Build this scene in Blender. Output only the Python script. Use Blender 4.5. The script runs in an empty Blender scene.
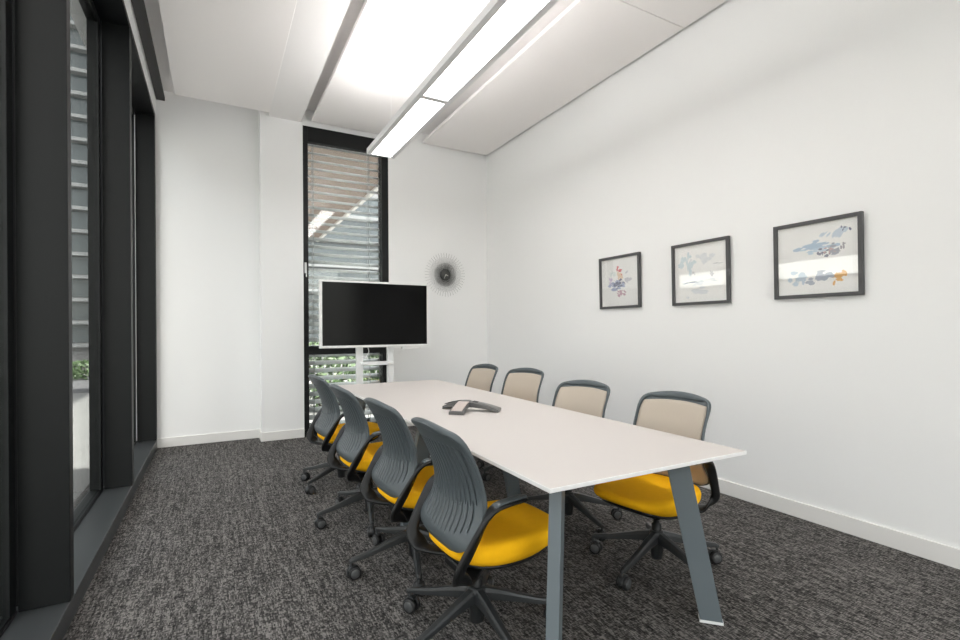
import bpy, bmesh, math, random
from mathutils import Vector, Matrix
random.seed(7)
SC = bpy.context.scene
COL = SC.collection
PI = math.pi

# ------------------------------------------------------------------ camera
F, CY, YAW, PIT, ROL, CAMH = 486.15, 329.86, 0.49894, -0.00173, -0.00534, 1.30
cam_d = bpy.data.cameras.new('camera')
cam = bpy.data.objects.new('camera', cam_d)
COL.objects.link(cam)
cam_d.sensor_fit = 'HORIZONTAL'
cam_d.sensor_width = 36.0
cam_d.lens = F / 960 * 36.0
cam_d.shift_y = (CY - 320) / 960
cam_d.clip_start = 0.02
cam_d.clip_end = 300
cy_, sy_ = math.cos(YAW), math.sin(YAW)
Rz = Matrix(((cy_, -sy_, 0), (sy_, cy_, 0), (0, 0, 1)))
cp, sp = math.cos(PIT), math.sin(PIT)
Rx = Matrix(((1, 0, 0), (0, cp, sp), (0, -sp, cp)))
cr, sr = math.cos(ROL), math.sin(ROL)
Ry = Matrix(((cr, 0, sr), (0, 1, 0), (-sr, 0, cr)))
RM = Ry @ Rx @ Rz
right, fwd, up = RM[0], RM[1], RM[2]
mw = Matrix.Identity(4)
for i in range(3):
    mw[i][0] = right[i]; mw[i][1] = up[i]; mw[i][2] = -fwd[i]
mw[0][3], mw[1][3], mw[2][3] = 0, 0, CAMH
cam.matrix_world = mw
SC.camera = cam

# ------------------------------------------------------------------ world, light, exposure
wd = bpy.data.worlds.new('world')
SC.world = wd
wd.use_nodes = True
wn = wd.node_tree
wn.nodes.clear()
wo = wn.nodes.new('ShaderNodeOutputWorld')
bg = wn.nodes.new('ShaderNodeBackground')
sky = wn.nodes.new('ShaderNodeTexSky')
sky.sky_type = 'NISHITA'
sky.sun_disc = False
sky.sun_elevation = math.radians(48)
sky.sun_rotation = math.radians(200)
sky.air_density = 1.0
sky.dust_density = 3.0
mixs = wn.nodes.new('ShaderNodeMixRGB')
mixs.inputs['Fac'].default_value = 0.72
mixs.inputs['Color2'].default_value = (6.3, 6.2, 6.1, 1)      # thin white cloud over the sky
wn.links.new(sky.outputs['Color'], mixs.inputs['Color1'])
wn.links.new(mixs.outputs['Color'], bg.inputs['Color'])
bg.inputs['Strength'].default_value = 0.31
wn.links.new(bg.outputs['Background'], wo.inputs['Surface'])

SC.view_settings.view_transform = 'Standard'
SC.view_settings.look = 'None'
SC.view_settings.exposure = 1.0
SC.view_settings.gamma = 1.0
SC.view_settings.use_curve_mapping = False
SC.cycles.max_bounces = 10
SC.cycles.diffuse_bounces = 6
SC.cycles.glossy_bounces = 4
SC.cycles.transparent_max_bounces = 12
SC.cycles.sample_clamp_indirect = 6.0
SC.cycles.use_denoising = True

sd = bpy.data.lights.new('sun', 'SUN'); sd.energy = 14.0; sd.angle = math.radians(1.5); sd.color = (1.0, 0.96, 0.90)
so = bpy.data.objects.new('sun', sd); COL.objects.link(so)
so.rotation_euler = (0, math.radians(52), 0)                   # sun added for brightness, from the right-hand side, over the roof
def area_light(name, loc, rot, sx, sy, power, color=(1, 1, 1), portal=False):
    d = bpy.data.lights.new(name, 'AREA')
    d.shape = 'RECTANGLE'; d.size = sx; d.size_y = sy
    d.energy = power; d.color = color
    o = bpy.data.objects.new(name, d); COL.objects.link(o)
    o.location = loc; o.rotation_euler = rot
    if portal: d.cycles.is_portal = True
    return o
area_light('window_portal', (-0.9, 2.25, 1.85), (0, -PI/2, 0), 3.7, 8.6, 1, portal=True)
area_light('window_portal', (1.45, -1.98, 1.6), (PI/2, 0, 0), 3.6, 3.0, 1, portal=True)  # portal of the added glazing behind the camera
area_light('window_portal', (1.48, 6.75, 1.9), (-PI/2, 0, 0), 1.05, 3.7, 1, portal=True)

LAMP = 6.0         # radiance of the pendant's diffusers
UPLAMP = 14.0

# ------------------------------------------------------------------ materials
MATS = {}
def mat(name, col, rough=0.5, metal=0.0, spec=0.5, noise=None, bump=None, emit=None):
    if name in MATS: return MATS[name]
    m = bpy.data.materials.new(name); m.use_nodes = True
    nt = m.node_tree; b = nt.nodes['Principled BSDF']
    b.inputs['Base Color'].default_value = (*col, 1)
    b.inputs['Roughness'].default_value = rough
    b.inputs['Metallic'].default_value = metal
    b.inputs['Specular IOR Level'].default_value = spec
    tc = nt.nodes.new('ShaderNodeTexCoord')
    if noise:
        sc, amt = noise
        n = nt.nodes.new('ShaderNodeTexNoise'); n.inputs['Scale'].default_value = sc; n.inputs['Detail'].default_value = 4
        nt.links.new(tc.outputs['Object'], n.inputs['Vector'])
        r = nt.nodes.new('ShaderNodeMapRange')
        r.inputs['To Min'].default_value = 1 - amt; r.inputs['To Max'].default_value = 1 + amt
        nt.links.new(n.outputs['Fac'], r.inputs['Value'])
        mx = nt.nodes.new('ShaderNodeVectorMath'); mx.operation = 'SCALE'
        mx.inputs[0].default_value = col
        nt.links.new(r.outputs['Result'], mx.inputs['Scale'])
        nt.links.new(mx.outputs['Vector'], b.inputs['Base Color'])
    if bump:
        sc, st = bump
        n = nt.nodes.new('ShaderNodeTexNoise'); n.inputs['Scale'].default_value = sc; n.inputs['Detail'].default_value = 3
        nt.links.new(tc.outputs['Object'], n.inputs['Vector'])
        bp = nt.nodes.new('ShaderNodeBump'); bp.inputs['Strength'].default_value = st; bp.inputs['Distance'].default_value = 0.002
        nt.links.new(n.outputs['Fac'], bp.inputs['Height'])
        nt.links.new(bp.outputs['Normal'], b.inputs['Normal'])
    if emit:
        b.inputs['Emission Color'].default_value = (*col, 1)
        b.inputs['Emission Strength'].default_value = emit
    MATS[name] = m
    return m

def glass_mat(name, tint=(0.93, 0.96, 0.95), ior=1.5, rough=0.0):
    m = bpy.data.materials.new(name); m.use_nodes = True
    nt = m.node_tree; nt.nodes.clear()
    out = nt.nodes.new('ShaderNodeOutputMaterial')
    t = nt.nodes.new('ShaderNodeBsdfTransparent'); t.inputs['Color'].default_value = (*tint, 1)
    g = nt.nodes.new('ShaderNodeBsdfGlossy'); g.inputs['Roughness'].default_value = rough
    f = nt.nodes.new('ShaderNodeFresnel')
    ge = nt.nodes.new('ShaderNodeNewGeometry')          # same reflectance from either face of the thin pane
    mr = nt.nodes.new('ShaderNodeMapRange'); mr.inputs['To Min'].default_value = ior; mr.inputs['To Max'].default_value = 1/ior
    nt.links.new(ge.outputs['Backfacing'], mr.inputs['Value']); nt.links.new(mr.outputs['Result'], f.inputs['IOR'])
    mx = nt.nodes.new('ShaderNodeMixShader')
    nt.links.new(f.outputs['Fac'], mx.inputs['Fac'])
    nt.links.new(t.outputs['BSDF'], mx.inputs[1]); nt.links.new(g.outputs['BSDF'], mx.inputs[2])
    nt.links.new(mx.outputs['Shader'], out.inputs['Surface'])
    return m

def carpet_mat():
    m = bpy.data.materials.new('loop_carpet'); m.use_nodes = True
    nt = m.node_tree; b = nt.nodes['Principled BSDF']
    L = nt.links.new
    tc = nt.nodes.new('ShaderNodeTexCoord')
    def noise(scale, vec, detail=2.0):
        mp = nt.nodes.new('ShaderNodeMapping'); mp.inputs['Scale'].default_value = vec
        L(tc.outputs['Object'], mp.inputs['Vector'])
        n = nt.nodes.new('ShaderNodeTexNoise'); n.inputs['Scale'].default_value = scale
        n.inputs['Detail'].default_value = detail; n.inputs['Roughness'].default_value = 0.65
        L(mp.outputs['Vector'], n.inputs['Vector']); return n
    def cells(size):
        sn = nt.nodes.new('ShaderNodeVectorMath'); sn.operation = 'SNAP'
        sn.inputs[1].default_value = size
        L(tc.outputs['Object'], sn.inputs[0])
        w = nt.nodes.new('ShaderNodeTexWhiteNoise'); w.noise_dimensions = '3D'
        L(sn.outputs['Vector'], w.inputs['Vector']); return w.outputs['Value']
    def madd(a, k, b_):
        m_ = nt.nodes.new('ShaderNodeMath'); m_.operation = 'MULTIPLY_ADD'; m_.inputs[1].default_value = k
        L(a, m_.inputs[0])
        if isinstance(b_, float): m_.inputs[2].default_value = b_
        else: L(b_, m_.inputs[2])
        return m_.outputs['Value']
    v = madd(cells((0.0048, 0.015, 1.0)), 0.42, 0.0)          # tufts drawn out along the room
    v = madd(cells((0.019, 0.0042, 1.0)), 0.30, v)            # cross yarn
    v = madd(cells((0.009, 0.130, 1.0)), 0.20, v)             # long streaks
    v = madd(noise(34, (1.0, 0.5, 1), 2).outputs['Fac'], 0.44, v)
    v = madd(noise(1.3, (1, 1, 1), 2).outputs['Fac'], 0.10, v)
    cr_ = nt.nodes.new('ShaderNodeValToRGB')
    e = cr_.color_ramp.elements
    e[0].position = 0.42; e[0].color = (0.014, 0.0135, 0.013, 1)
    e[1].position = 1.02; e[1].color = (0.215, 0.202, 0.193, 1)
    k = e.new(0.72); k.color = (0.068, 0.0645, 0.062, 1)
    L(v, cr_.inputs['Fac'])
    L(cr_.outputs['Color'], b.inputs['Base Color'])
    b.inputs['Roughness'].default_value = 0.95
    b.inputs['Specular IOR Level'].default_value = 0.15
    bp = nt.nodes.new('ShaderNodeBump'); bp.inputs['Strength'].default_value = 0.5; bp.inputs['Distance'].default_value = 0.004
    L(v, bp.inputs['Height']); L(bp.outputs['Normal'], b.inputs['Normal'])
    return m

def knit_mat():
    m = bpy.data.materials.new('cream_knit'); m.use_nodes = True
    nt = m.node_tree; b = nt.nodes['Principled BSDF']; L = nt.links.new
    tc = nt.nodes.new('ShaderNodeTexCoord')
    w = nt.nodes.new('ShaderNodeTexWave'); w.inputs['Scale'].default_value = 90; w.bands_direction = 'Z'
    w.inputs['Distortion'].default_value = 0.6
    L(tc.outputs['Object'], w.inputs['Vector'])
    r = nt.nodes.new('ShaderNodeValToRGB')
    r.color_ramp.elements[0].color = (0.40, 0.345, 0.285, 1); r.color_ramp.elements[1].color = (0.48, 0.42, 0.35, 1)
    L(w.outputs['Fac'], r.inputs['Fac']); L(r.outputs['Color'], b.inputs['Base Color'])
    b.inputs['Roughness'].default_value = 0.9
    return m

WHITE = mat('wall_paint', (0.875, 0.876, 0.874), 0.75, spec=0.25, bump=(220, 0.08))
CEIL = mat('ceiling_paint', (0.89, 0.87, 0.86), 0.85, spec=0.2)
SAILM = mat('sail_fleece', (0.91, 0.88, 0.865), 0.9, spec=0.15, bump=(400, 0.1))
TRIMW = mat('baseboard_paint', (0.80, 0.79, 0.77), 0.45, spec=0.4)
ANTH = mat('anthracite_metal', (0.0060, 0.0070, 0.0073), 0.46, spec=0.26, noise=(6, 0.06))
ANTHB = mat('anthracite_sill', (0.042, 0.046, 0.048), 0.30, spec=0.5, noise=(6, 0.06))
SEALM = mat('black_gasket', (0.008, 0.008, 0.009), 0.6)
TRACK = mat('track_dark', (0.035, 0.033, 0.033), 0.6)
CARPET = carpet_mat()
TABLEM = mat('white_laminate', (0.615, 0.570, 0.542), 0.42, spec=0.35, noise=(3, 0.01))
TABLEE = mat('laminate_edge', (0.80, 0.79, 0.78), 0.45)
LEGM = mat('grey_powder_coat', (0.125, 0.150, 0.165), 0.42, spec=0.5, bump=(500, 0.06))
SHELL = mat('grey_plastic', (0.072, 0.087, 0.095), 0.36, spec=0.5, bump=(600, 0.04))
BLACKP = mat('black_plastic', (0.007, 0.0073, 0.0076), 0.40, spec=0.35)
SLOT_SHADE = mat('slot_shade', (0.006, 0.006, 0.007), 0.9, spec=0.1)  # shade inside the backrest slots, put into the colour of the pad's rear
BASEP = mat('charcoal_base', (0.022, 0.024, 0.0255), 0.38, spec=0.5)
YELLOW = mat('yellow_fabric', (0.97, 0.50, 0.008), 0.85, spec=0.15, noise=(40, 0.05), bump=(900, 0.15))
KNIT = knit_mat()
WHEEL = mat('caster_grey', (0.075, 0.078, 0.08), 0.4)
TREAD = mat('caster_black', (0.012, 0.012, 0.013), 0.5)
TVW = mat('tv_white', (0.80, 0.80, 0.79), 0.35)
SCREEN = mat('screen_black', (0.002, 0.002, 0.0022), 0.14, spec=0.13)
STANDW = mat('stand_white', (0.82, 0.83, 0.83), 0.4)
FRAMEB = mat('picture_frame', (0.065, 0.065, 0.068), 0.42)
PAPER = mat('paper', (0.90, 0.90, 0.885), 0.8)
MOUNT = mat('mount_board', (0.89, 0.89, 0.875), 0.8)
LAMPW = mat('lamp_housing', (0.80, 0.80, 0.81), 0.4)
LAMPE = mat('lamp_diffuser', (1.0, 0.985, 0.965), 0.5, emit=LAMP)
LAMPU = mat('lamp_uplight', (1.0, 0.98, 0.965), 0.5, emit=UPLAMP)
ALU = mat('aluminium_slat', (0.74, 0.75, 0.75), 0.4, spec=0.5)
ALUR = mat('aluminium_rail', (0.45, 0.46, 0.46), 0.4, metal=0.4)
CLOCKD = mat('clock_dark', (0.03, 0.03, 0.029), 0.4)
CLOCKR = mat('clock_ray', (0.05, 0.05, 0.048), 0.5)
HANDW = mat('clock_hand', (0.75, 0.75, 0.72), 0.4)
PHONEG = mat('phone_grey', (0.10, 0.098, 0.095), 0.3, spec=0.6)
PHONEK = mat('phone_keypad', (0.46, 0.39, 0.36), 0.35)
PHONED = mat('phone_mesh', (0.035, 0.033, 0.032), 0.6)
PAVE = mat('exterior_paving', (0.20, 0.20, 0.196), 0.9, noise=(3, 0.15))
ROAD = mat('asphalt', (0.10, 0.10, 0.105), 0.95, noise=(8, 0.15))
FACADE = mat('facade_render', (0.30, 0.30, 0.30), 0.8)
LOUV = mat('louvre_white', (0.34, 0.35, 0.35), 0.5)
FACG = mat('facade_glass', (0.10, 0.12, 0.125), 0.1, spec=0.6)
SOFFIT = mat('canopy_soffit', (0.24, 0.185, 0.15), 0.7, noise=(4, 0.1))
CANOW = mat('canopy_white', (0.72, 0.69, 0.66), 0.6)
LEAF = mat('leaf_green', (0.060, 0.105, 0.038), 0.6, noise=(3, 0.5))
BARK = mat('bark_brown', (0.06, 0.045, 0.03), 0.9)
GLASS = glass_mat('window_glass', (0.91, 0.93, 0.92), 1.52)
PGLASS = glass_mat('picture_glass', (0.98, 0.98, 0.98), 1.5)

# ------------------------------------------------------------------ mesh helpers
class MB:
    """collects shapes into one mesh"""
    def __init__(self): self.bm = bmesh.new()
    def box(self, x0, x1, y0, y1, z0, z1, mi=0, M=None):
        v = [self.bm.verts.new(p) for p in ((x0,y0,z0),(x1,y0,z0),(x1,y1,z0),(x0,y1,z0),(x0,y0,z1),(x1,y0,z1),(x1,y1,z1),(x0,y1,z1))]
        if M:
            for q in v: q.co = M @ q.co
        for f in ((0,3,2,1),(4,5,6,7),(0,1,5,4),(1,2,6,5),(2,3,7,6),(3,0,4,7)):
            self.bm.faces.new([v[i] for i in f]).material_index = mi
        return self
    def hexa(self, bot, top, mi=0):
        v = [self.bm.verts.new(p) for p in list(bot) + list(top)]
        n = len(bot)
        self.bm.faces.new([v[i] for i in reversed(range(n))]).material_index = mi
        self.bm.faces.new([v[n+i] for i in range(n)]).material_index = mi
        for i in range(n):
            j = (i+1) % n
            self.bm.faces.new([v[i], v[j], v[n+j], v[n+i]]).material_index = mi
        return self
    def loft(self, rings, caps=True, mi=0, smooth=True):
        R = [[self.bm.verts.new(p) for p in r] for r in rings]
        n = len(R[0])
        for a, b in zip(R, R[1:]):
            for i in range(n):
                j = (i+1) % n
                f = self.bm.faces.new([a[i], a[j], b[j], b[i]]); f.material_index = mi; f.smooth = smooth
        if caps:
            self.bm.faces.new(list(reversed(R[0]))).material_index = mi
            self.bm.faces.new(R[-1]).material_index = mi
        return self
    def lathe(self, prof, c=(0,0,0), axis='Z', n=24, mi=0, smooth=True):
        rings = []
        for r, h in prof:
            ring = []
            for i in range(n):
                a = 2*PI*i/n
                x, y = r*math.cos(a), r*math.sin(a)
                p = {'Z': (x, y, h), 'Y': (y, h, x), 'X': (h, x, y)}[axis]
                ring.append((p[0]+c[0], p[1]+c[1], p[2]+c[2]))
            rings.append(ring)
        return self.loft(rings, True, mi, smooth)
    def tube(self, pts, w, h=None, upv=(0,0,1), n=12, mi=0, power=1.0, smooth=True):
        """sweep an ellipse (w across, h along upv) along a path; w, h may be lists"""
        pts = [Vector(p) for p in pts]
        W = w if isinstance(w, (list, tuple)) else [w]*len(pts)
        H = h if isinstance(h, (list, tuple)) else ([h]*len(pts) if h else W)
        rings = []
        for i, p in enumerate(pts):
            t = (pts[min(i+1, len(pts)-1)] - pts[max(i-1, 0)]).normalized()
            u = Vector(upv) if not isinstance(upv, list) else Vector(upv[i])
            s = t.cross(u)
            if s.length < 1e-4: s = t.cross(Vector((1, 0, 0)))
            s.normalize(); u2 = s.cross(t).normalized()
            ring = []
            for k in range(n):
                a = 2*PI*k/n
                c, d = math.cos(a), math.sin(a)
                if power != 1.0:
                    c = math.copysign(abs(c)**power, c); d = math.copysign(abs(d)**power, d)
                ring.append(p + s*(c*W[i]/2) + u2*(d*H[i]/2))
            rings.append(ring)
        return self.loft(rings, True, mi, smooth)
    def build(self, name, mats, parent=None, bevel=0, seg=2, smooth=False, loc=None, sub=0):
        bmesh.ops.recalc_face_normals(self.bm, faces=self.bm.faces)
        me = bpy.data.meshes.new(name)
        if smooth:
            for f in self.bm.faces: f.smooth = True
        self.bm.to_mesh(me); self.bm.free()
        for m in (mats if isinstance(mats, (list, tuple)) else [mats]): me.materials.append(m)
        o = bpy.data.objects.new(name, me); COL.objects.link(o)
        if parent: o.parent = parent
        if loc: o.location = loc
        if bevel:
            b = o.modifiers.new('bevel', 'BEVEL'); b.width = bevel; b.segments = seg; b.limit_method = 'ANGLE'; b.angle_limit = 0.6
            b.harden_normals = False
        if sub:
            s = o.modifiers.new('sub', 'SUBSURF'); s.levels = sub; s.render_levels = sub
        return o

def bez(P, n):
    """Catmull-Rom through the points"""
    P = [Vector(p) for p in P]
    Q = [P[0]*2 - P[1]] + P + [P[-1]*2 - P[-2]]
    out = []
    for i in range(1, len(Q)-2):
        a, b, c, d = Q[i-1], Q[i], Q[i+1], Q[i+2]
        for k in range(n):
            t = k/n
            out.append(0.5*((2*b) + (c-a)*t + (2*a-5*b+4*c-d)*t*t + (3*b-a-3*c+d)*t**3))
    out.append(P[-1]); return out

def tag(o, label, cat, group=None):
    o['label'] = label; o['category'] = cat
    if group: o['group'] = group
    return o
def empty(name, loc=(0,0,0), rz=0):
    o = bpy.data.objects.new(name, None); COL.objects.link(o)
    o.location = loc; o.rotation_euler = (0, 0, rz); o.empty_display_size = 0.1
    return o
def thing(name, label, cat, loc=(0,0,0), rz=0, group=None):
    return tag(empty(name, loc, rz), label, cat, group)
def struct(o):
    o['kind'] = 'structure'; return o
def copy_tree(o, parent=None):
    c = o.copy(); COL.objects.link(c)
    if parent: c.parent = parent
    for ch in list(o.children): copy_tree(ch, c)
    return c

# ------------------------------------------------------------------ room shell
XR, YB, YREC, XL, YF, ZS = 3.50, 6.20, 6.45, -0.57, -2.0, 3.98
struct(MB().box(-0.95, XR+0.2, YF-0.2, YREC+0.2, -0.2, 0).build('floor', CARPET))
struct(MB().box(-0.95, XR+0.2, YF-0.2, YREC+0.3, ZS, ZS+0.2).build('ceiling', CEIL))
struct(MB().box(XR, XR+0.2, YF-0.2, YREC+0.3, 0, ZS).build('wall_right', WHITE))
wb = MB()
wb.box(-0.95, 0.475, YREC, YREC+0.2, 0, ZS)
wb.box(0.475, 0.945, YB, YREC+0.2, 0, ZS)
wb.box(0.945, 2.015, YB, YREC, 3.785, ZS)
wb.box(2.015, XR, YB, YREC, 0, ZS)
struct(wb.build('wall_back', WHITE))
wf = MB()
wf.box(-0.95, -0.35, YF-0.2, YF, 0, ZS); wf.box(3.25, XR, YF-0.2, YF, 0, ZS); wf.box(-0.35, 3.25, YF-0.2, YF, 3.1, ZS); wf.box(-0.35, 3.25, YF-0.2, YF, 0, 0.1)
struct(wf.build('wall_front', WHITE))
r = struct(empty('window_7', (1.45, YF-0.1, 0.1)))  # unseen glazing added behind the camera to let in more daylight
fm = MB()
for x in (-1.80, -0.62, 0.56, 1.74): fm.box(x, x+0.06, -0.03, 0.03, 0, 3.0)
fm.box(-1.80, 1.80, -0.03, 0.03, 0, 0.05); fm.box(-1.80, 1.80, -0.03, 0.03, 2.95, 3.0)
fm.build('window_frame', ANTH, r)
MB().box(-1.78, 1.78, -0.006, 0.006, 0.05, 2.95).build('glass', GLASS, r)
struct(MB().box(XR-0.014, XR, YF, YB, 0, 0.108).build('baseboard_right', TRIMW, bevel=0.003))
bb = MB()
bb.box(-0.575, 0.475, YREC-0.014, YREC, 0, 0.105)
bb.box(0.461, 0.475, YB-0.014, YREC-0.014, 0, 0.105)
bb.box(0.475, 0.945, YB-0.014, YB, 0, 0.105)
struct(bb.build('baseboard_back', TRIMW, bevel=0.003))
struct(MB().box(2.015, XR-0.014, YB-0.014, YB, 0, 0.105).build('baseboard_corner', TRIMW, bevel=0.003))
# dropped plaster beam in line with the column
struct(MB().box(0.565, 0.925, YF, YB, 3.815, ZS).build('trim_1', CEIL))

# ceiling sails
def sail(x0, x1, y0, y1, label):
    o = MB().box(x0, x1, y0, y1, 3.81, 3.85).build('ceiling_panel', SAILM, bevel=0.004)
    h = MB()
    for x in (x0+0.15, x1-0.15):
        for y in (y0+0.3, y1-0.3):
            h.box(x-0.01, x+0.01, y-0.01, y+0.01, 3.85, ZS)
    h.build('hanger', LAMPW, o)
    return tag(o, label, 'ceiling panel', 'white acoustic ceiling panels')
sail(-0.365, 0.5645, -1.8, 6.09, 'white acoustic ceiling panel along the glass wall side')
sail(1.035, 1.98, -1.8, 6.11, 'white acoustic ceiling panel above the pendant lamp and the screen')
sail(2.47, 3.465, 2.757, 6.13, 'white acoustic ceiling panel over the far right corner, by the clock wall')
sail(2.47, 3.465, -1.8, 2.751, 'white acoustic ceiling panel cut by the top of the photo above the picture wall')

# ------------------------------------------------------------------ left glass wall
FINS = [(-0.92, -0.84), (0.94, 1.02), (2.765, 2.83), (4.60, 4.70), (6.37, 6.449)]
for k, (a, b) in enumerate(FINS):
    struct(MB().box(-0.745, XL, a, b, 0.10, 3.655).build('trim_%d' % (k+2), ANTH, bevel=0.003))
struct(MB().box(-0.84, XL, YF, YREC, 0.0, 0.10).build('trim_7', ANTHB, bevel=0.003))
struct(MB().box(-0.84, XL, YF, YREC, 3.655, 3.70).build('trim_8', ANTH))
hd = MB().box(-0.95, XL+0.002, YF, YREC, 3.70, 3.885)
struct(hd.build('trim_9', WHITE))
struct(MB().box(-0.56, -0.478, YF, YREC, 3.865, 3.905).build('trim_10', TRACK))
PANES = [(YF, -0.92), (-0.84, 0.94), (1.02, 2.765), (2.83, 4.60), (4.70, 6.37)]
for k, (a, b) in enumerate(PANES):
    r = struct(empty('window_%d' % (k+1), (-0.775, (a+b)/2, 0.10)))
    hw = (b-a)/2; H = 3.555
    f = MB()
    for y0, y1 in ((-hw, -hw+0.07), (hw-0.07, hw)): f.box(-0.045, 0.024, y0, y1, 0, H)
    f.box(-0.045, 0.024, -hw+0.07, hw-0.07, 0, 0.018); f.box(-0.045, 0.024, -hw+0.07, hw-0.07, H-0.06, H)
    f.build('window_frame', ANTH, r, bevel=0.002)
    g = MB()
    t = 0.008
    g.box(0.024, 0.029, -hw, hw, 0.0, 0.010); 
    g.build('gasket', SEALM, r)
    MB().box(-0.012, 0.012, -hw+0.07, hw-0.07, 0.018, H-0.06).build('glass', GLASS, r)

# ------------------------------------------------------------------ back window
r = struct(empty('window_6', (0, YB, 0)))
f = MB()
d0, d1 = 0.005, 0.085
f.box(0.945, 1.005, d0, d1, 0, 3.785)
f.box(1.928, 2.015, d0, d1, 0, 3.785)
f.box(1.005, 1.928, d0, d1, 3.60, 3.785)
f.box(1.005, 1.928, d0, d1, 0.995, 1.10)
f.box(1.005, 1.928, d0, d1, 0, 0.09)
f.build('window_frame', ANTH, r, bevel=0.003)
MB().box(1.005, 1.928, 0.035, 0.058, 1.10, 3.60).build('glass', GLASS, r)
MB().box(1.005, 1.928, 0.035, 0.058, 0.09, 0.995).build('glass', GLASS, r)
h = MB().box(0.958, 0.982, -0.006, 0.005, 1.99, 2.12)
h.tube(bez([(0.970, -0.004, 2.10), (0.970, -0.03, 2.10), (0.972, -0.036, 2.07), (0.974, -0.036, 1.94)], 5), 0.016, 0.012, n=10)
h.build('handle', STANDW, r)

# exterior venetian blind
bl = thing('venetian_blind', 'grey aluminium slatted blind hanging outside the tall narrow window behind the screen', 'blind', (1.47, 6.40, 0))
MB().box(-0.50, 0.50, -0.05, 0.05, 3.70, 3.80).build('headrail', ALUR, bl)
MB().box(-0.475, 0.475, -0.04, 0.04, 0.035, 0.055).build('bottom_rail', ALUR, bl)
tilt = math.radians(38)
slat0 = None
for k in range(37):
    z = 0.10 + k*0.098
    if slat0 is None:
        s = MB(); prof = []
        n = 8
        for i in range(n+1):
            y = -0.04 + 0.08*i/n
            prof.append((y, 0.006*math.cos(PI*(y/0.08))))
        ring = [(y, zz+0.0006) for y, zz in prof] + [(y, zz-0.0012) for y, zz in reversed(prof)]
        s.loft([[(x, y, zz) for y, zz in ring] for x in (-0.475, 0.475)])
        slat0 = s.build('slat', ALU, bl)
        sl = slat0
    else:
        sl = slat0.copy(); COL.objects.link(sl)
    sl.location = (0, 0, z); sl.rotation_euler = (tilt, 0, 0)
for x in (-0.38, 0.33):
    for y in (-0.042, 0.042):
        MB().box(x-0.004, x+0.004, y-0.001, y+0.001, 0.05, 3.70).build('ladder_cord', ALUR, bl)
for x in (-0.488, 0.488):
    MB().box(x-0.012, x+0.012, -0.03, 0.03, 0.0, 3.72).build('guide_rail', ANTH, bl)

# ------------------------------------------------------------------ outside
struct(MB().box(-30, 30, -20, -0.95 if False else 45, -0.35, -0.20).build('ground', PAVE))
struct(MB().box(-30, 30, 15, 20, -0.20, -0.19).build('road', ROAD))
def facade(name, x0, x1, y0, y1, z1, rows, label, face):
    b = thing(name, label, 'building', ((x0+x1)/2, (y0+y1)/2, -0.2))
    hx, hy = (x1-x0)/2, (y1-y0)/2
    MB().box(-hx, hx, -hy, hy, 0, z1).build('wall', FACADE, b)
    for k in range(rows):
        z = 0.9 + k*(z1-1.2)/rows
        w = MB().box(-hx+0.4, hx-0.4, -hy-0.03, -hy, z+0.12, z+(z1-1.2)/rows-0.10)
        w.build('window_band', FACG, b)
        MB().box(-hx+0.1, hx-0.1, -hy-0.35, -hy, z-0.07, z+0.07).build('louvre', LOUV, b)
    return b
facade('office_building', -12, 0.8, 26, 34, 15.5, 15, 'pale office block with horizontal white louvres seen through the glass wall', 'y')
facade('neighbour_building', 2.2, 20, 24, 32, 8.5, 6, 'grey building with horizontal bands seen through the blind behind the screen', 'y')
cn = thing('canopy', 'brown underside of an outdoor canopy seen through the upper part of the blind', 'canopy', (1.2, 11.0, 3.9))
MB().box(-1.0, 1.62, -3.6, 5.0, 0.25, 0.50).build('roof_slab', SOFFIT, cn)
MB().box(1.62, 1.70, -3.6, 5.0, 0.20, 0.55).build('fascia', CANOW, cn)
for x, y in ((-0.7, 4.6), (0.75, 4.6)):
    MB().lathe([(0.07, -4.1), (0.07, 0.25)], (x, y, 0), n=16).build('post', CANOW, cn)

def bush(x, y, h, rr, label, n=900, seed=1):
    rnd = random.Random(seed)
    b = thing('garden_bush', label, 'bush', (x, y, -0.2), 0, 'bushes outside the window')
    m = MB()
    for _ in range(n):
        a = rnd.uniform(0, 2*PI); t = rnd.random()**0.5; zz = rnd.uniform(0.08, 1)
        rad = rr*math.sqrt(max(0.05, 1-(zz-0.45)**2*2.6))*(0.55+0.45*t)
        c = Vector((rad*math.cos(a), rad*math.sin(a), zz*h))
        d = Vector((rnd.gauss(0,1), rnd.gauss(0,1), rnd.gauss(0,1))).normalized()
        e = d.orthogonal().normalized(); L = rnd.uniform(0.05, 0.10)
        v = [m.bm.verts.new(c+q) for q in (d*L, e*L*0.45, -d*L, -e*L*0.45)]
        m.bm.faces.new(v)
    fo = m.build('foliage', LEAF, b)
    st = MB()
    for k in range(5):
        a = k*1.25
        st.tube([(0.05*math.cos(a), 0.05*math.sin(a), 0), (0.5*rr*math.cos(a), 0.5*rr*math.sin(a), h*0.75)], [0.03, 0.012], n=6)
    st.build('stem', BARK, b)
sb = thing('added_building', 'added dark building, out of view across the street, whose white band reflects in the pictures', 'building', (-28, 5, -0.2))  # unseen building, added for the bright bands reflected in the picture glass
MB().box(-3, 3, -25, 30, 0, 14).build('wall', mat('dark_brick', (0.11, 0.10, 0.095), 0.85, noise=(5, 0.2)), sb)
MB().box(3, 3.35, -25, 20.5, 3.38, 4.36).build('reflection_band', mat('reflection_band_white', (0.86, 0.86, 0.85), 0.6), sb)  # white strip placed and sized for its reflection in the pictures
for k in range(9):
    MB().box(3, 3.06, -24+5*k, -20.4+5*k, 0.3, 2.5).build('shop_window', FACG, sb)
bush(1.75, 9.2, 1.25, 0.75, 'green bush outside, left half of the low pane under the screen', 1400, 1)
bush(3.35, 9.6, 1.20, 0.75, 'green bush outside, right half of the low pane under the screen', 1400, 2)
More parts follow.
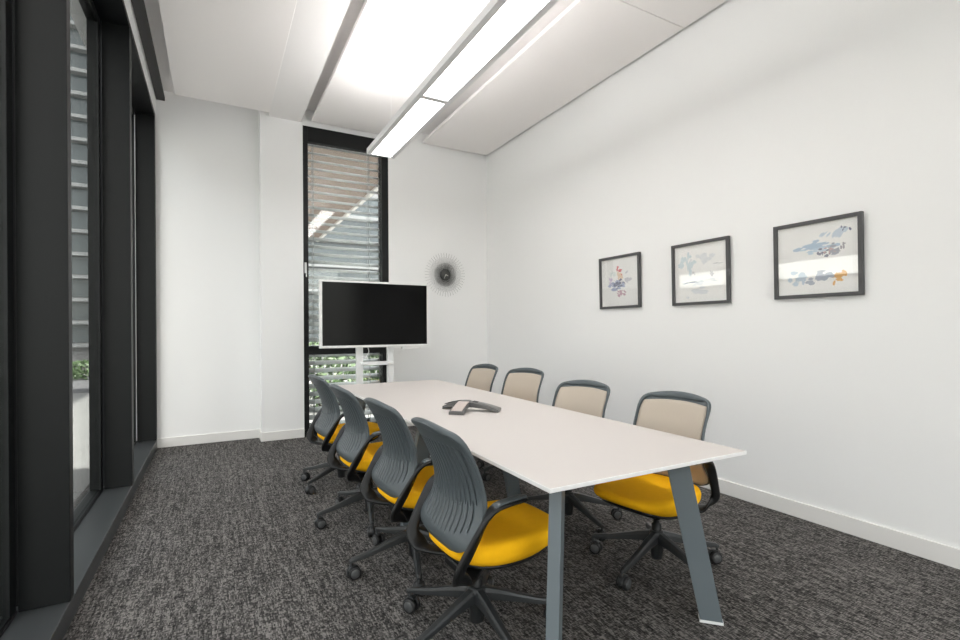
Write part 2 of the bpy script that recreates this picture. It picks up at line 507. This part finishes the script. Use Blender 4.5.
bush(-3.4, 19.5, 0.55, 0.9, 'low green bush outside by the road beyond the glass wall', 800, 4)

# ------------------------------------------------------------------ pendant lamp
pl = thing('pendant_lamp', 'long white linear pendant lamp with bright diffusers above the table', 'lamp', (1.52, 2.80, 3.10))
y0, y1, hw = -2.08, 2.13, 0.146
hs = MB()
hs.box(-hw, -hw+0.044, y0, y1, 0, 0.055); hs.box(hw-0.044, hw, y0, y1, 0, 0.055)
hs.box(-hw+0.044, hw-0.044, y1-0.026, y1, 0, 0.055); hs.box(-hw+0.044, hw-0.044, y0, y0+0.026, 0, 0.055)
for yy in (0.72, -0.68): hs.box(-hw+0.044, hw-0.044, yy-0.028, yy+0.028, 0, 0.055)
hs.box(-hw+0.044, hw-0.044, y0+0.026, y1-0.026, 0.040, 0.05)
hs.build('housing', LAMPW, pl)
for a, b in ((0.748, y1-0.026), (-0.652, 0.692), (y0+0.026, -0.708)):
    MB().box(-hw+0.044, hw-0.044, a, b, 0.006, 0.012).build('diffuser', LAMPE, pl)
MB().box(-0.06, 0.06, y0+0.15, y1-0.15, 0.050, 0.054).build('uplight', LAMPU, pl)
for yy in (y1-0.35, 0.02, y0+0.35):
    MB().tube([(0, yy, 0.05), (0, yy, 0.71)], 0.002, n=6).build('suspension_wire', LAMPW, pl)

# ------------------------------------------------------------------ table
TC = Vector((1.5165, 3.018)); TR = -math.radians(0.82)
TH, TW, TL = 0.768, 1.04, 3.44
tb = thing('conference_table', 'long white conference table on slanted grey legs', 'table', (TC.x, TC.y, 0), TR)
tt = MB().box(-TW/2, TW/2, -TL/2, TL/2, TH-0.016, TH)
o = tt.build('tabletop', [TABLEM, TABLEE], tb, bevel=0.002, seg=1)
for p in o.data.polygons:
    if abs(p.normal.z) < 0.5: p.material_index = 1
fr = MB()
for x in (-0.30, 0.30): fr.box(x-0.02, x+0.02, -TL/2+0.25, TL/2-0.25, TH-0.062, TH-0.016)
for y in (-TL/2+0.27, 0, TL/2-0.27): fr.box(-0.30, 0.30, y-0.02, y+0.02, TH-0.062, TH-0.016)
fr.build('underframe', LEGM, tb)
def table_leg(cx, cy, dx, dy, th=0.048):
    """flat plate in the vertical plane of (dx,dy) leaning outward; (cx,cy) is the outer end of its foot"""
    d = Vector((dx, dy)).normalized(); n = Vector((-d.y, d.x))*th/2
    def q(s, z): return [(cx-d.x*s+e*n.x, cy-d.y*s+e*n.y, z) for e in (-1, 1)]
    zt = TH-0.016
    a, b = q(0, 0.012), q(0.092, 0.012); c, e = q(0.145, zt), q(0.243, zt)
    m = MB().hexa([a[0], a[1], b[1], b[0]], [c[0], c[1], e[1], e[0]])
    lg = m.build('leg', LEGM, tb, bevel=0.002)
    a, b = q(-0.002, 0), q(0.094, 0); c, e = q(-0.002, 0.012), q(0.094, 0.012)
    MB().hexa([a[0], a[1], b[1], b[0]], [c[0], c[1], e[1], e[0]]).build('foot_cap', STANDW, lg)
ex, ey = TW/2-0.058, TL/2-0.080
for sx in (-1, 1):
    for sy in (-1, 1): table_leg(sx*ex, sy*ey, sx, sy)
    table_leg(sx*(ex), 0, sx, 0)

# ------------------------------------------------------------------ chair (local: +X forward, +Y its left, z up)
def interp(tab, z):
    for (a, va), (b, vb) in zip(tab, tab[1:]):
        if z <= b:
            t = (z-a)/(b-a); t = max(0, min(1, t)); t2 = t
            return va + (vb-va)*t2
    return tab[-1][1]
def smoothtab(tab, n=10):
    P = bez([(a, b, 0) for a, b in tab], n)
    return [(p.x, p.y) for p in P]
PROF = smoothtab([(0.432, -0.176), (0.46, -0.184), (0.50, -0.176), (0.57, -0.145), (0.65, -0.134), (0.75, -0.160), (0.84, -0.205), (0.905, -0.248)])
WID = smoothtab([(0.432, 0.10), (0.445, 0.165), (0.47, 0.214), (0.51, 0.231), (0.56, 0.226), (0.64, 0.213), (0.74, 0.208), (0.82, 0.209), (0.86, 0.206), (0.885, 0.196), (0.898, 0.180), (0.905, 0.160)])
def back_pt(u, z, off=0.0, ws=1.0):
    w = interp(WID, z)*ws
    x = interp(PROF, z)
    y = u*w
    wrap = (0.020+0.025*max(0, min(1, (z-0.45)/0.12)))*(abs(y)/0.22)**2.2
    zz = z + 0.020*(1-u*u)*max(0, (z-0.80)/0.105)       # the top edge is arched
    return Vector((x + wrap + off, y, zz))

def make_chair():
    root = empty('swivel_chair')
    # --- seat cushion
    m = MB()
    def outline(a):
        c, s = math.cos(a), math.sin(a); n = 3.6
        r_ = (abs(c)**n + abs(s)**n)**(-1/n)
        x, y = r_*c, r_*s
        X = 0.0875 + 0.2675*x
        Y = 0.230*y*(1.0 - 0.10*max(0, -x)**2 - 0.06*max(0, x)**2)
        return X, Y
    def ztop(x, y, t):
        f = (x-0.0875)/0.2675
        return 0.462 - 0.012*(1-t*t)*0 + 0.006*f - 0.030*max(0, f-0.6)**1.3 - 0.010*(1-(y/0.23)**2)*(1-f*f)
    def zedge(x, y):
        f = (x-0.0875)/0.2675
        return 0.426 + 0.012*f - 0.006*(1-f*f)
    def zbot(x, y):
        f = (x-0.0875)/0.2675
        return 0.352 + 0.062*max(0, f)**1.8 + 0.022*max(0, -f)**2
    N = 48; rings = []
    ang = [2*PI*i/N for i in range(N)]
    ox, oy = 0.0875, 0.0
    for t in (0.02, 0.25, 0.5, 0.75, 0.9):
        rings.append([(ox+(outline(a)[0]-ox)*t, outline(a)[1]*t, ztop(ox+(outline(a)[0]-ox)*t, outline(a)[1]*t, t)) for a in ang])
    for t, k in ((0.965, 0.18), (0.99, 0.45), (1.0, 0.75)):
        rings.append([(ox+(outline(a)[0]-ox)*t, outline(a)[1]*t, ztop(*outline(a), 0.95)*(1-k)+zedge(*outline(a))*k) for a in ang])
    for t, k in ((0.99, 0.25), (0.95, 0.55), (0.87, 0.82), (0.78, 0.95), (0.60, 1.0), (0.02, 1.0)):
        rings.append([(ox+(outline(a)[0]-ox)*t, outline(a)[1]*t, zedge(*outline(a))*(1-k)+zbot(ox+(outline(a)[0]-ox)*t, outline(a)[1]*t)*k) for a in ang])
    m.loft(rings)
    m.build('seat', YELLOW, root, smooth=True)
    # --- seat pan
    m = MB(); rings = []
    for t, dz in ((0.80, 0.004), (0.86, -0.001), (0.84, -0.012), (0.55, -0.022), (0.02, -0.022)):
        rr_ = []
        for a in ang:
            x, y = outline(a); x = ox+(x-ox)*t; y *= t
            k = 0.93 if t > 0.7 else 1.0
            rr_.append((x, y, zbot(x, y)+dz + (0.006 if t > 0.7 else 0)))
        rings.append(rr_)
    m.loft(rings)
    m.build('seat_pan', BLACKP, root, smooth=True)
    # --- backrest shell with slots
    NU = 16
    bounds = [-1.0, -0.985, -0.95]
    centers = [(-0.86 + 1.72*k/26) for k in range(27)]       # even: long upper slots, odd: short lower slots
    hwid = 0.0145
    cols = []
    edges = [-1.0, -0.96, -0.92]
    for c in centers: edges += [c-hwid, c+hwid]
    edges += [0.92, 0.96, 1.0]
    zs = []
    z = 0.432
    while z < 0.9049: zs.append(z); z += 0.0098
    zs.append(0.905)
    m = MB(); grid = []
    for z in zs: grid.append([m.bm.verts.new(back_pt(u, z)) for u in edges])
    for i in range(len(grid)-1):
        for j in range(len(edges)-1):
            uc = (edges[j]+edges[j+1])/2
            hole = False
            if i < len(zs)-1:
                zc = (zs[i]+zs[i+1])/2
                for k, c in enumerate(centers):
                    if abs(uc-c) < 1e-6:
                        if k % 2 == 0 and 0.625-0.03*(1-c*c) < zc < 0.845: hole = True
                        if k % 2 == 1 and 0.490+0.05*c*c < zc < 0.640-0.03*(1-c*c): hole = True
            if not hole:
                m.bm.faces.new([grid[i][j], grid[i][j+1], grid[i+1][j+1], grid[i+1][j]])
    bk = m.build('backrest', SHELL, root, smooth=True)
    s = bk.modifiers.new('thick', 'SOLIDIFY'); s.thickness = 0.011; s.offset = 0
    # --- knit pad on the front
    m = MB()
    us = [-1 + 2*i/24 for i in range(25)]
    zz = [0.455 + (0.873-0.455)*i/30 for i in range(31)]
    fr_, bk_ = [], []
    for z in zz:
        fr_.append([m.bm.verts.new(back_pt(u, z, 0.020 - 0.010*abs(u)**6, 0.945)) for u in us])
        bk_.append([m.bm.verts.new(back_pt(u, z, 0.0075, 0.945)) for u in us])
    for i in range(30):
        for j in range(24):
            m.bm.faces.new([fr_[i][j], fr_[i][j+1], fr_[i+1][j+1], fr_[i+1][j]])
            m.bm.faces.new([bk_[i][j], bk_[i+1][j], bk_[i+1][j+1], bk_[i][j+1]]).material_index = 1  # dark rear faces stand in for shade behind the slots
    for i in range(30):
        for j in (0, 24):
            m.bm.faces.new([fr_[i][j], fr_[i+1][j], bk_[i+1][j], bk_[i][j]])
    for j in range(24):
        for i in (0, 30):
            m.bm.faces.new([fr_[i][j], bk_[i][j], bk_[i][j+1], fr_[i][j+1]])
    pad = m.build('back_pad', [KNIT, SLOT_SHADE], root, smooth=True)
    pad['label'] = 'cream knitted front of the backrest'
    # --- rim: thin down the sides, a deep cap along the top
    P, W, H = [], [], []
    side = [0.50+0.36*k/16 for k in range(17)] + [0.875, 0.886, 0.894, 0.900, 0.905]
    for z in side: P.append(back_pt(1, z, 0.008)); k = max(0, min(1, (z-0.80)/0.09)); W.append(0.010+0.012*k); H.append(0.017+0.010*k)
    for k in range(1, 20):
        u = 1-2*k/20; e = 1-abs(u)**4
        P.append(back_pt(u, 0.905, 0.010) - Vector((-0.004*e, 0, 0.010*e))); W.append(0.022+0.020*e); H.append(0.027)
    for z in reversed(side): P.append(back_pt(-1, z, 0.008)); k = max(0, min(1, (z-0.80)/0.09)); W.append(0.010+0.012*k); H.append(0.017+0.010*k)
    MB().tube(P, W, H, upv=(1, 0, 0.35), n=12, power=0.8).build('backrest_rim', SHELL, root, smooth=True)
    # --- arms: a band from under the seat, round the rear corner, diagonally up to the pad
    for sgn in (-1, 1):
        P = bez([(-0.03, 0.05*sgn, 0.325), (-0.10, 0.12*sgn, 0.322), (-0.155, 0.168*sgn, 0.328), (-0.184, 0.202*sgn, 0.354),
                 (-0.200, 0.226*sgn, 0.402), (-0.145, 0.240*sgn, 0.505), (-0.090, 0.246*sgn, 0.592), (-0.052, 0.247*sgn, 0.620), (0.01, 0.244*sgn, 0.627), (0.09, 0.238*sgn, 0.629)], 6)
        n = len(P); W, H, U = [], [], []
        for i, p in enumerate(P):
            t = i/(n-1)
            # flat band: thin seen from above the arm, wide along its outer normal's perpendicular
            if t < 0.30: W.append(0.080); H.append(0.022)
            elif t < 0.46: k = (t-0.30)/0.16; W.append(0.080-0.026*k); H.append(0.022)
            elif t < 0.70: W.append(0.050); H.append(0.024)
            else: k = (t-0.70)/0.30; W.append(0.050+0.012*math.sin(min(1, k*1.6)*PI/2)); H.append(0.022-0.008*k)
            if t < 0.22: U.append((0, 0.15*sgn, 1))
            elif t < 0.5:
                k = (t-0.22)/0.28; U.append((-0.35*k, -(sgn)*(1.0*k) + 0.15*sgn*(1-k), 1-k))
            elif t < 0.72:
                k = (t-0.5)/0.22; U.append((-0.35, -sgn*(1-k), 0.0 + 0.9*k))
            else: U.append((-0.1, 0, 1))
        W[-1] *= 0.5; H[-1] *= 0.6
        m = MB().tube(P, W, H, upv=U, n=14, power=0.7)
        a_ = m.build('armrest', BLACKP, root, smooth=True)
        # soft cap on the pad
        Q = [p + Vector((0, 0, 0.010)) for p in P[-15:]]
        MB().tube(Q, [0.038]+[0.044]*13+[0.02], [0.006]+[0.010]*13+[0.004], upv=(0, 0, 1), n=12).build('arm_pad', SHELL, a_, smooth=True)
    # --- mechanism and column
    MB().box(-0.12, 0.10, -0.075, 0.075, 0.292, 0.338).build('tilt_mechanism', BLACKP, root, bevel=0.012)
    MB().lathe([(0.014, 0.10), (0.0255, 0.105), (0.0255, 0.235), (0.017, 0.24), (0.017, 0.30)], n=20).build('gas_column', BLACKP, root)
    MB().lathe([(0.022, 0.045), (0.030, 0.05), (0.033, 0.11), (0.040, 0.130), (0.040, 0.188), (0.034, 0.198), (0.027, 0.20)], n=28).build('hub', BASEP, root)
    # --- five legs with casters
    leg0 = None
    for k in range(5):
        a = k*2*PI/5
        if leg0 is None:
            pts = [(0.030, 0, 0.168), (0.10, 0, 0.155), (0.18, 0, 0.134), (0.26, 0, 0.113), (0.342, 0, 0.098), (0.362, 0, 0.092)]
            m = MB(); rings = []
            for (x, y, z), w, h in zip(pts, (0.052, 0.046, 0.040, 0.034, 0.030, 0.018), (0.054, 0.044, 0.034, 0.027, 0.022, 0.014)):
                rings.append([(x, -w/2, z-h/2), (x, w/2, z-h/2), (x, w/2*0.86, z+h*0.15), (x, w*0.28, z+h/2), (x, -w*0.28, z+h/2), (x, -w/2*0.86, z+h*0.15)])
            m.loft(rings, smooth=False)
            leg0 = m.build('leg', BASEP, root, bevel=0.003)
            c = MB()
            c.tube([(0.352, 0, 0.090), (0.352, 0, 0.045)], 0.014, n=10)
            for s in (-1, 1):
                c.lathe([(0.020, s*0.008), (0.032, s*0.009), (0.033, s*0.012), (0.033, s*0.024), (0.029, s*0.027), (0.006, s*0.027)], (0.336, 0, 0.033), 'Y', 20, mi=1)
            for s in (-1, 1):
                c.lathe([(0.024, s*0.0272), (0.022, s*0.0300), (0.004, s*0.0305)], (0.336, 0, 0.033), 'Y', 18, mi=2)
            hood = []
            for i in range(9):
                aa = PI*(-0.08 + 0.75*i/8)
                hood.append((0.336+0.037*math.cos(aa), 0, 0.033+0.037*math.sin(aa)))
            c.tube(hood, 0.030, 0.004, upv=(0, 1, 0) if False else (0, 0, 1), n=8)
            cs = c.build('caster', [BASEP, TREAD, WHEEL], leg0)
        else:
            lg = copy_tree(leg0, root)
            lg.rotation_euler = (0, 0, a)
    return root

GL = 'swivel chairs along the window side of the table'
GR = 'swivel chairs along the picture wall side of the table'
# x, y, facing, base turn relative to the chair, label, group
CH = [
 (0.982, 1.845, 2, 125, 'grey slotted back swivel chair with yellow seat, nearest the camera on the window side', GL),
 (0.968, 2.555, 4, 109, 'grey slotted back swivel chair with yellow seat, second from the camera on the window side', GL),
 (0.935, 3.330, 4, 113, 'grey slotted back swivel chair with yellow seat, third from the camera on the window side', GL),
 (0.938, 4.200, 5, 140, 'grey slotted back swivel chair with yellow seat, farthest from the camera by the blind', GL),
 (2.110, 1.870, 190, 122, 'cream backed swivel chair with yellow seat, nearest the camera by the slanted table leg', GR),
 (2.090, 2.600, 196, 122, 'cream backed swivel chair, second from the camera on the picture wall side', GR),
 (2.356, 3.715, 198, 122, 'cream backed swivel chair, third from the camera, pulled out towards the picture wall', GR),
 (2.284, 4.405, 190, 102, 'cream backed swivel chair, farthest from the camera below the clock', GR),
]
proto = make_chair()
for i, (x, y, fa, ba, lab, grp) in enumerate(CH):
    c = proto if i == 0 else copy_tree(proto)
    c.location = (x, y, 0); c.rotation_euler = (0, 0, math.radians(fa))
    tag(c, lab, 'chair', grp)
    k = 0
    for ch in c.children:
        if ch.name.split('.')[0] == 'leg':
            ch.rotation_euler = (0, 0, math.radians(ba - fa + 72*k)); k += 1

# ------------------------------------------------------------------ screen on its stand
tv = thing('display_screen', 'large white framed flat display, switched off, on the stand before the window', 'screen', (1.603, 5.38, 1.101))
TVW_, TVH = 1.246, 0.737
b = MB()
x0, x1 = -TVW_/2, TVW_/2
bz = 0.026
b.box(x0, x1, -0.018, 0.045, 0, bz); b.box(x0, x1, -0.018, 0.045, TVH-bz*0.8, TVH)
b.box(x0, x0+bz, -0.018, 0.045, bz, TVH-bz*0.8); b.box(x1-bz*0.7, x1, -0.018, 0.045, bz, TVH-bz*0.8)
b.box(x0+bz, x1-bz*0.7, 0.0, 0.045, bz, TVH-bz*0.8)
b.build('casing', TVW, tv, bevel=0.003)
MB().box(x0+bz, x1-bz*0.7, -0.010, 0.0, bz, TVH-bz*0.8).build('screen', SCREEN, tv)
c = MB().box(0.30, 0.53, -0.012, 0.03, -0.026, 0.0); c.build('control_panel', TVW, tv)
for k in range(8):
    MB().lathe([(0.006, -0.016), (0.005, -0.012)], (0.33+0.024*k, 0, -0.013), 'Y', 10).build('button', LAMPW, tv)
cb = MB().tube(bez([(-0.10, 0.03, 0.02), (-0.085, 0.02, -0.05), (-0.11, 0.02, -0.09), (-0.12, 0.03, -0.12)], 6), 0.008, n=8)
cb.build('cable', STANDW, tv)

st = thing('screen_stand', 'white two post screen stand with a crossbar, standing behind the table', 'stand', (1.603, 5.47, 0))
for x in (-0.175, 0.185):
    MB().box(x-0.036, x+0.036, -0.03, 0.03, 0.10, 1.72).build('post', STANDW, st, bevel=0.006)
    MB().box(x-0.03, x+0.03, -0.33, 0.33, 0.07, 0.11).build('foot', STANDW, st, bevel=0.006)
    for y in (-0.30, 0.30):
        w = MB().lathe([(0.010, -0.012), (0.032, -0.011), (0.034, -0.006), (0.034, 0.006), (0.032, 0.011), (0.010, 0.012)], (x, y, 0.034), 'X', 18)
        w.tube([(x, y, 0.03), (x, y, 0.075)], 0.018, n=8)
        w.build('caster', TREAD, st)
MB().box(-0.175, 0.205, -0.055, 0.02, 0.895, 0.935).build('crossbar', STANDW, st, bevel=0.004)
MB().box(-0.21, 0.22, -0.033, -0.03, 1.22, 1.62).build('mounting_plate', STANDW, st)

# ------------------------------------------------------------------ clock
ck = thing('wall_clock', 'round dark wall clock with a fading sunburst of thin rays beside the screen', 'clock', (2.825, YB, 2.060))
m = MB(); NR = 180
for i in range(NR):
    a = 2*PI*i/NR
    R_ = (0.165, 0.240, 0.165, 0.305)[i % 4]
    c_, s_ = math.cos(a), math.sin(a)
    w0, w1 = 0.0014, 0.0022
    def pt(r_, w_, yy): return (r_*c_ - w_*s_/2, yy, r_*s_ + w_*c_/2)
    m.hexa([pt(0.06, w0, -0.012), pt(0.06, -w0, -0.012), pt(0.06, -w0, -0.0135), pt(0.06, w0, -0.0135)],
           [pt(R_, w1, -0.012), pt(R_, -w1, -0.012), pt(R_, -w1, -0.0135), pt(R_, w1, -0.0135)])
m.build('sunburst', CLOCKR, ck)
MB().lathe([(0.076, 0.0), (0.078, -0.020), (0.072, -0.026), (0.01, -0.026)], (0,0,0), 'Y', 40).build('dial', CLOCKD, ck)
def hand(ang, L, w):
    d = Vector((math.sin(ang), 0, math.cos(ang))); n = Vector((d.z, 0, -d.x))
    q = [n*w, -n*w, -n*w*0.5 + d*L, n*w*0.5 + d*L]
    return MB().hexa([p + Vector((0, -0.030, 0)) for p in q], [p + Vector((0, -0.032, 0)) for p in q])
hand(math.radians(115), 0.042, 0.005).build('hour_hand', HANDW, ck)
hand(math.radians(205), 0.062, 0.004).build('minute_hand', HANDW, ck)

# ------------------------------------------------------------------ pictures on the right wall
def picture(y0, y1, z0, z1, label, art, tilt_deg=1.2):
    w, h = y1-y0, z1-z0
    p = thing('framed_picture', label, 'picture', (XR, (y0+y1)/2, z0), 0, 'framed watercolours on the right wall')
    p.rotation_euler = (0, -math.radians(tilt_deg), 0)
    fw = 0.024; d = 0.028
    m = MB()
    a, b_ = -w/2, w/2
    m.box(-d-0.002, -0.002, a, a+fw, 0, h); m.box(-d-0.002, -0.002, b_-fw, b_, 0, h)
    m.box(-d-0.002, -0.002, a+fw, b_-fw, 0, fw); m.box(-d-0.002, -0.002, a+fw, b_-fw, h-fw, h)
    m.build('frame', FRAMEB, p, bevel=0.002)
    MB().box(-0.012, -0.004, a+fw, b_-fw, fw, h-fw).build('mount', MOUNT, p)
    MB().box(-0.0135, -0.012, a+fw+0.035, b_-fw-0.035, fw+0.035, h-fw-0.035).build('paper', PAPER, p)
    rnd = random.Random(len(label))
    # painted marks: u left to right, v bottom to top, as fractions of the sheet
    for (u, v, su, sv, rot, col, n) in art:
        cm = mat('watercolour_%02d%02d%02d' % tuple(int(99*c) for c in col), col, 0.85)
        m = MB()
        for k in range(n*3):
            cu, cv = u + rnd.gauss(0, su*0.42), v + rnd.gauss(0, sv*0.42)
            ru, rv = su*rnd.uniform(0.10, 0.34), sv*rnd.uniform(0.10, 0.34)
            x = -0.0137 - 0.00003*rnd.random()*8
            ring = []
            for i in range(14):
                t = 2*PI*i/14; rr = 1 + rnd.uniform(-0.28, 0.28)
                pu, pv = ru*rr*math.cos(t), rv*rr*math.sin(t)
                qu, qv = pu*math.cos(rot)-pv*math.sin(rot), pu*math.sin(rot)+pv*math.cos(rot)
                ring.append(m.bm.verts.new((x, b_-(cu+qu)*w, (cv+qv)*h)))
            m.bm.faces.new(ring)
        o = m.build('painted_mark', cm, p)
    MB().box(-0.021, -0.019, a+fw, b_-fw, fw, h-fw).build('glazing', PGLASS, p)
    return p
picture(3.259, 3.797, 1.496, 2.012, 'black framed watercolour with a red blot above dark blue strokes, farthest along the wall', [
    (0.50, 0.70, 0.09, 0.09, 0, (0.72, 0.22, 0.24), 3), (0.50, 0.60, 0.10, 0.12, 0, (0.78, 0.62, 0.48), 3),
    (0.40, 0.44, 0.24, 0.10, -0.2, (0.42, 0.47, 0.62), 6), (0.50, 0.46, 0.16, 0.09, 0.3, (0.16, 0.17, 0.24), 5),
    (0.66, 0.52, 0.16, 0.10, 0.5, (0.62, 0.62, 0.66), 4), (0.30, 0.50, 0.10, 0.08, 0, (0.66, 0.58, 0.72), 3),
    (0.54, 0.30, 0.12, 0.08, -0.6, (0.60, 0.42, 0.48), 4), (0.36, 0.66, 0.12, 0.12, 0, (0.74, 0.80, 0.78), 2)])
picture(2.363, 2.896, 1.491, 2.008, 'black framed pale watercolour with a thin dark line, middle one of the three pictures', [
    (0.27, 0.68, 0.16, 0.20, 0, (0.66, 0.75, 0.78), 4), (0.55, 0.72, 0.20, 0.12, 0, (0.76, 0.78, 0.80), 3),
    (0.40, 0.355, 0.24, 0.018, 0.02, (0.30, 0.36, 0.42), 5), (0.62, 0.37, 0.24, 0.02, 0, (0.62, 0.67, 0.70), 4),
    (0.78, 0.62, 0.10, 0.016, 0.1, (0.40, 0.42, 0.44), 2), (0.40, 0.25, 0.28, 0.14, 0, (0.74, 0.77, 0.80), 4),
    (0.38, 0.50, 0.05, 0.06, 0.6, (0.60, 0.60, 0.62), 2), (0.72, 0.48, 0.05, 0.07, 0.6, (0.56, 0.56, 0.58), 2)])
picture(1.486, 2.022, 1.497, 2.008, 'black framed watercolour with blue wing-like strokes and an orange patch, nearest the camera', [
    (0.52, 0.66, 0.24, 0.07, 0.15, (0.48, 0.60, 0.72), 6), (0.50, 0.60, 0.20, 0.05, 0.1, (0.58, 0.70, 0.80), 4),
    (0.74, 0.78, 0.18, 0.06, 0.75, (0.60, 0.68, 0.76), 5), (0.80, 0.84, 0.05, 0.06, 0.4, (0.20, 0.21, 0.30), 3),
    (0.65, 0.62, 0.07, 0.10, 0, (0.58, 0.42, 0.42), 3), (0.70, 0.60, 0.10, 0.10, 0, (0.40, 0.42, 0.48), 4),
    (0.60, 0.55, 0.08, 0.06, 0.2, (0.25, 0.26, 0.32), 3), (0.78, 0.62, 0.04, 0.08, 0, (0.40, 0.40, 0.42), 2),
    (0.30, 0.25, 0.15, 0.10, 0, (0.58, 0.68, 0.76), 5), (0.57, 0.26, 0.16, 0.10, 0, (0.46, 0.50, 0.58), 5),
    (0.76, 0.26, 0.11, 0.10, 0, (0.80, 0.48, 0.20), 4)])

# ------------------------------------------------------------------ conference phone
ph = thing('conference_phone', 'dark grey three armed conference phone lying on the table', 'phone', (1.438, 2.838, TH), 0)
def arm(ang, L, w, name, m_):
    m = MB()
    d = Vector((math.cos(ang), math.sin(ang), 0)); n = Vector((-d.y, d.x, 0))
    rings = []
    for k in range(9):
        t = k/8
        s = 0.0 + L*t
        z = 0.064 - 0.006*t - 0.036*t**2.0
        ww = w*(0.62 + 0.38*t)
        th = 0.018 + 0.016*(1-t)
        c = d*s
        rings.append([c + n*ww/2 + Vector((0,0,z-th-0.004)), c + n*ww/2 + Vector((0,0,z-0.004)), c + n*ww*0.3 + Vector((0,0,z)),
                      c - n*ww*0.3 + Vector((0,0,z)), c - n*ww/2 + Vector((0,0,z-0.004)), c - n*ww/2 + Vector((0,0,z-th-0.004))])
    rings[-1] = [Vector((p.x, p.y, max(0.0, p.z))) for p in rings[-1]]
    m.loft(rings, smooth=False)
    return m.build(name, m_, ph, bevel=0.002)
AN = [math.radians(224), math.radians(318), math.radians(112)]
for a, L_ in zip(AN, (0.185, 0.225, 0.165)): arm(a, L_, 0.10, 'speaker_arm', PHONEG)
def plate(ang, s0, s1, w, mt, name):
    d = Vector((math.cos(ang), math.sin(ang), 0)); n = Vector((-d.y, d.x, 0)); L = 0.185
    def z(s): t = s/L; return 0.0645 - 0.006*t - 0.036*t*t
    rings = []
    for k in range(6):
        s = s0+(s1-s0)*k/5; c = d*s
        rings.append([c+n*w/2+Vector((0,0,z(s)+0.0025)), c-n*w/2+Vector((0,0,z(s)+0.0025)), c-n*w/2+Vector((0,0,z(s)-0.002)), c+n*w/2+Vector((0,0,z(s)-0.002))])
    return MB().loft(rings, smooth=False).build(name, mt, ph)
plate(AN[0], 0.035, 0.178, 0.070, PHONEK, 'keypad')
for a in AN[1:]: plate(a, 0.05, 0.17, 0.05, PHONED, 'speaker_grille')
MB().lathe([(0.010, 0.034), (0.045, 0.038), (0.046, 0.060), (0.030, 0.067), (0.004, 0.068)], n=24).build('body', PHONEG, ph, smooth=True)
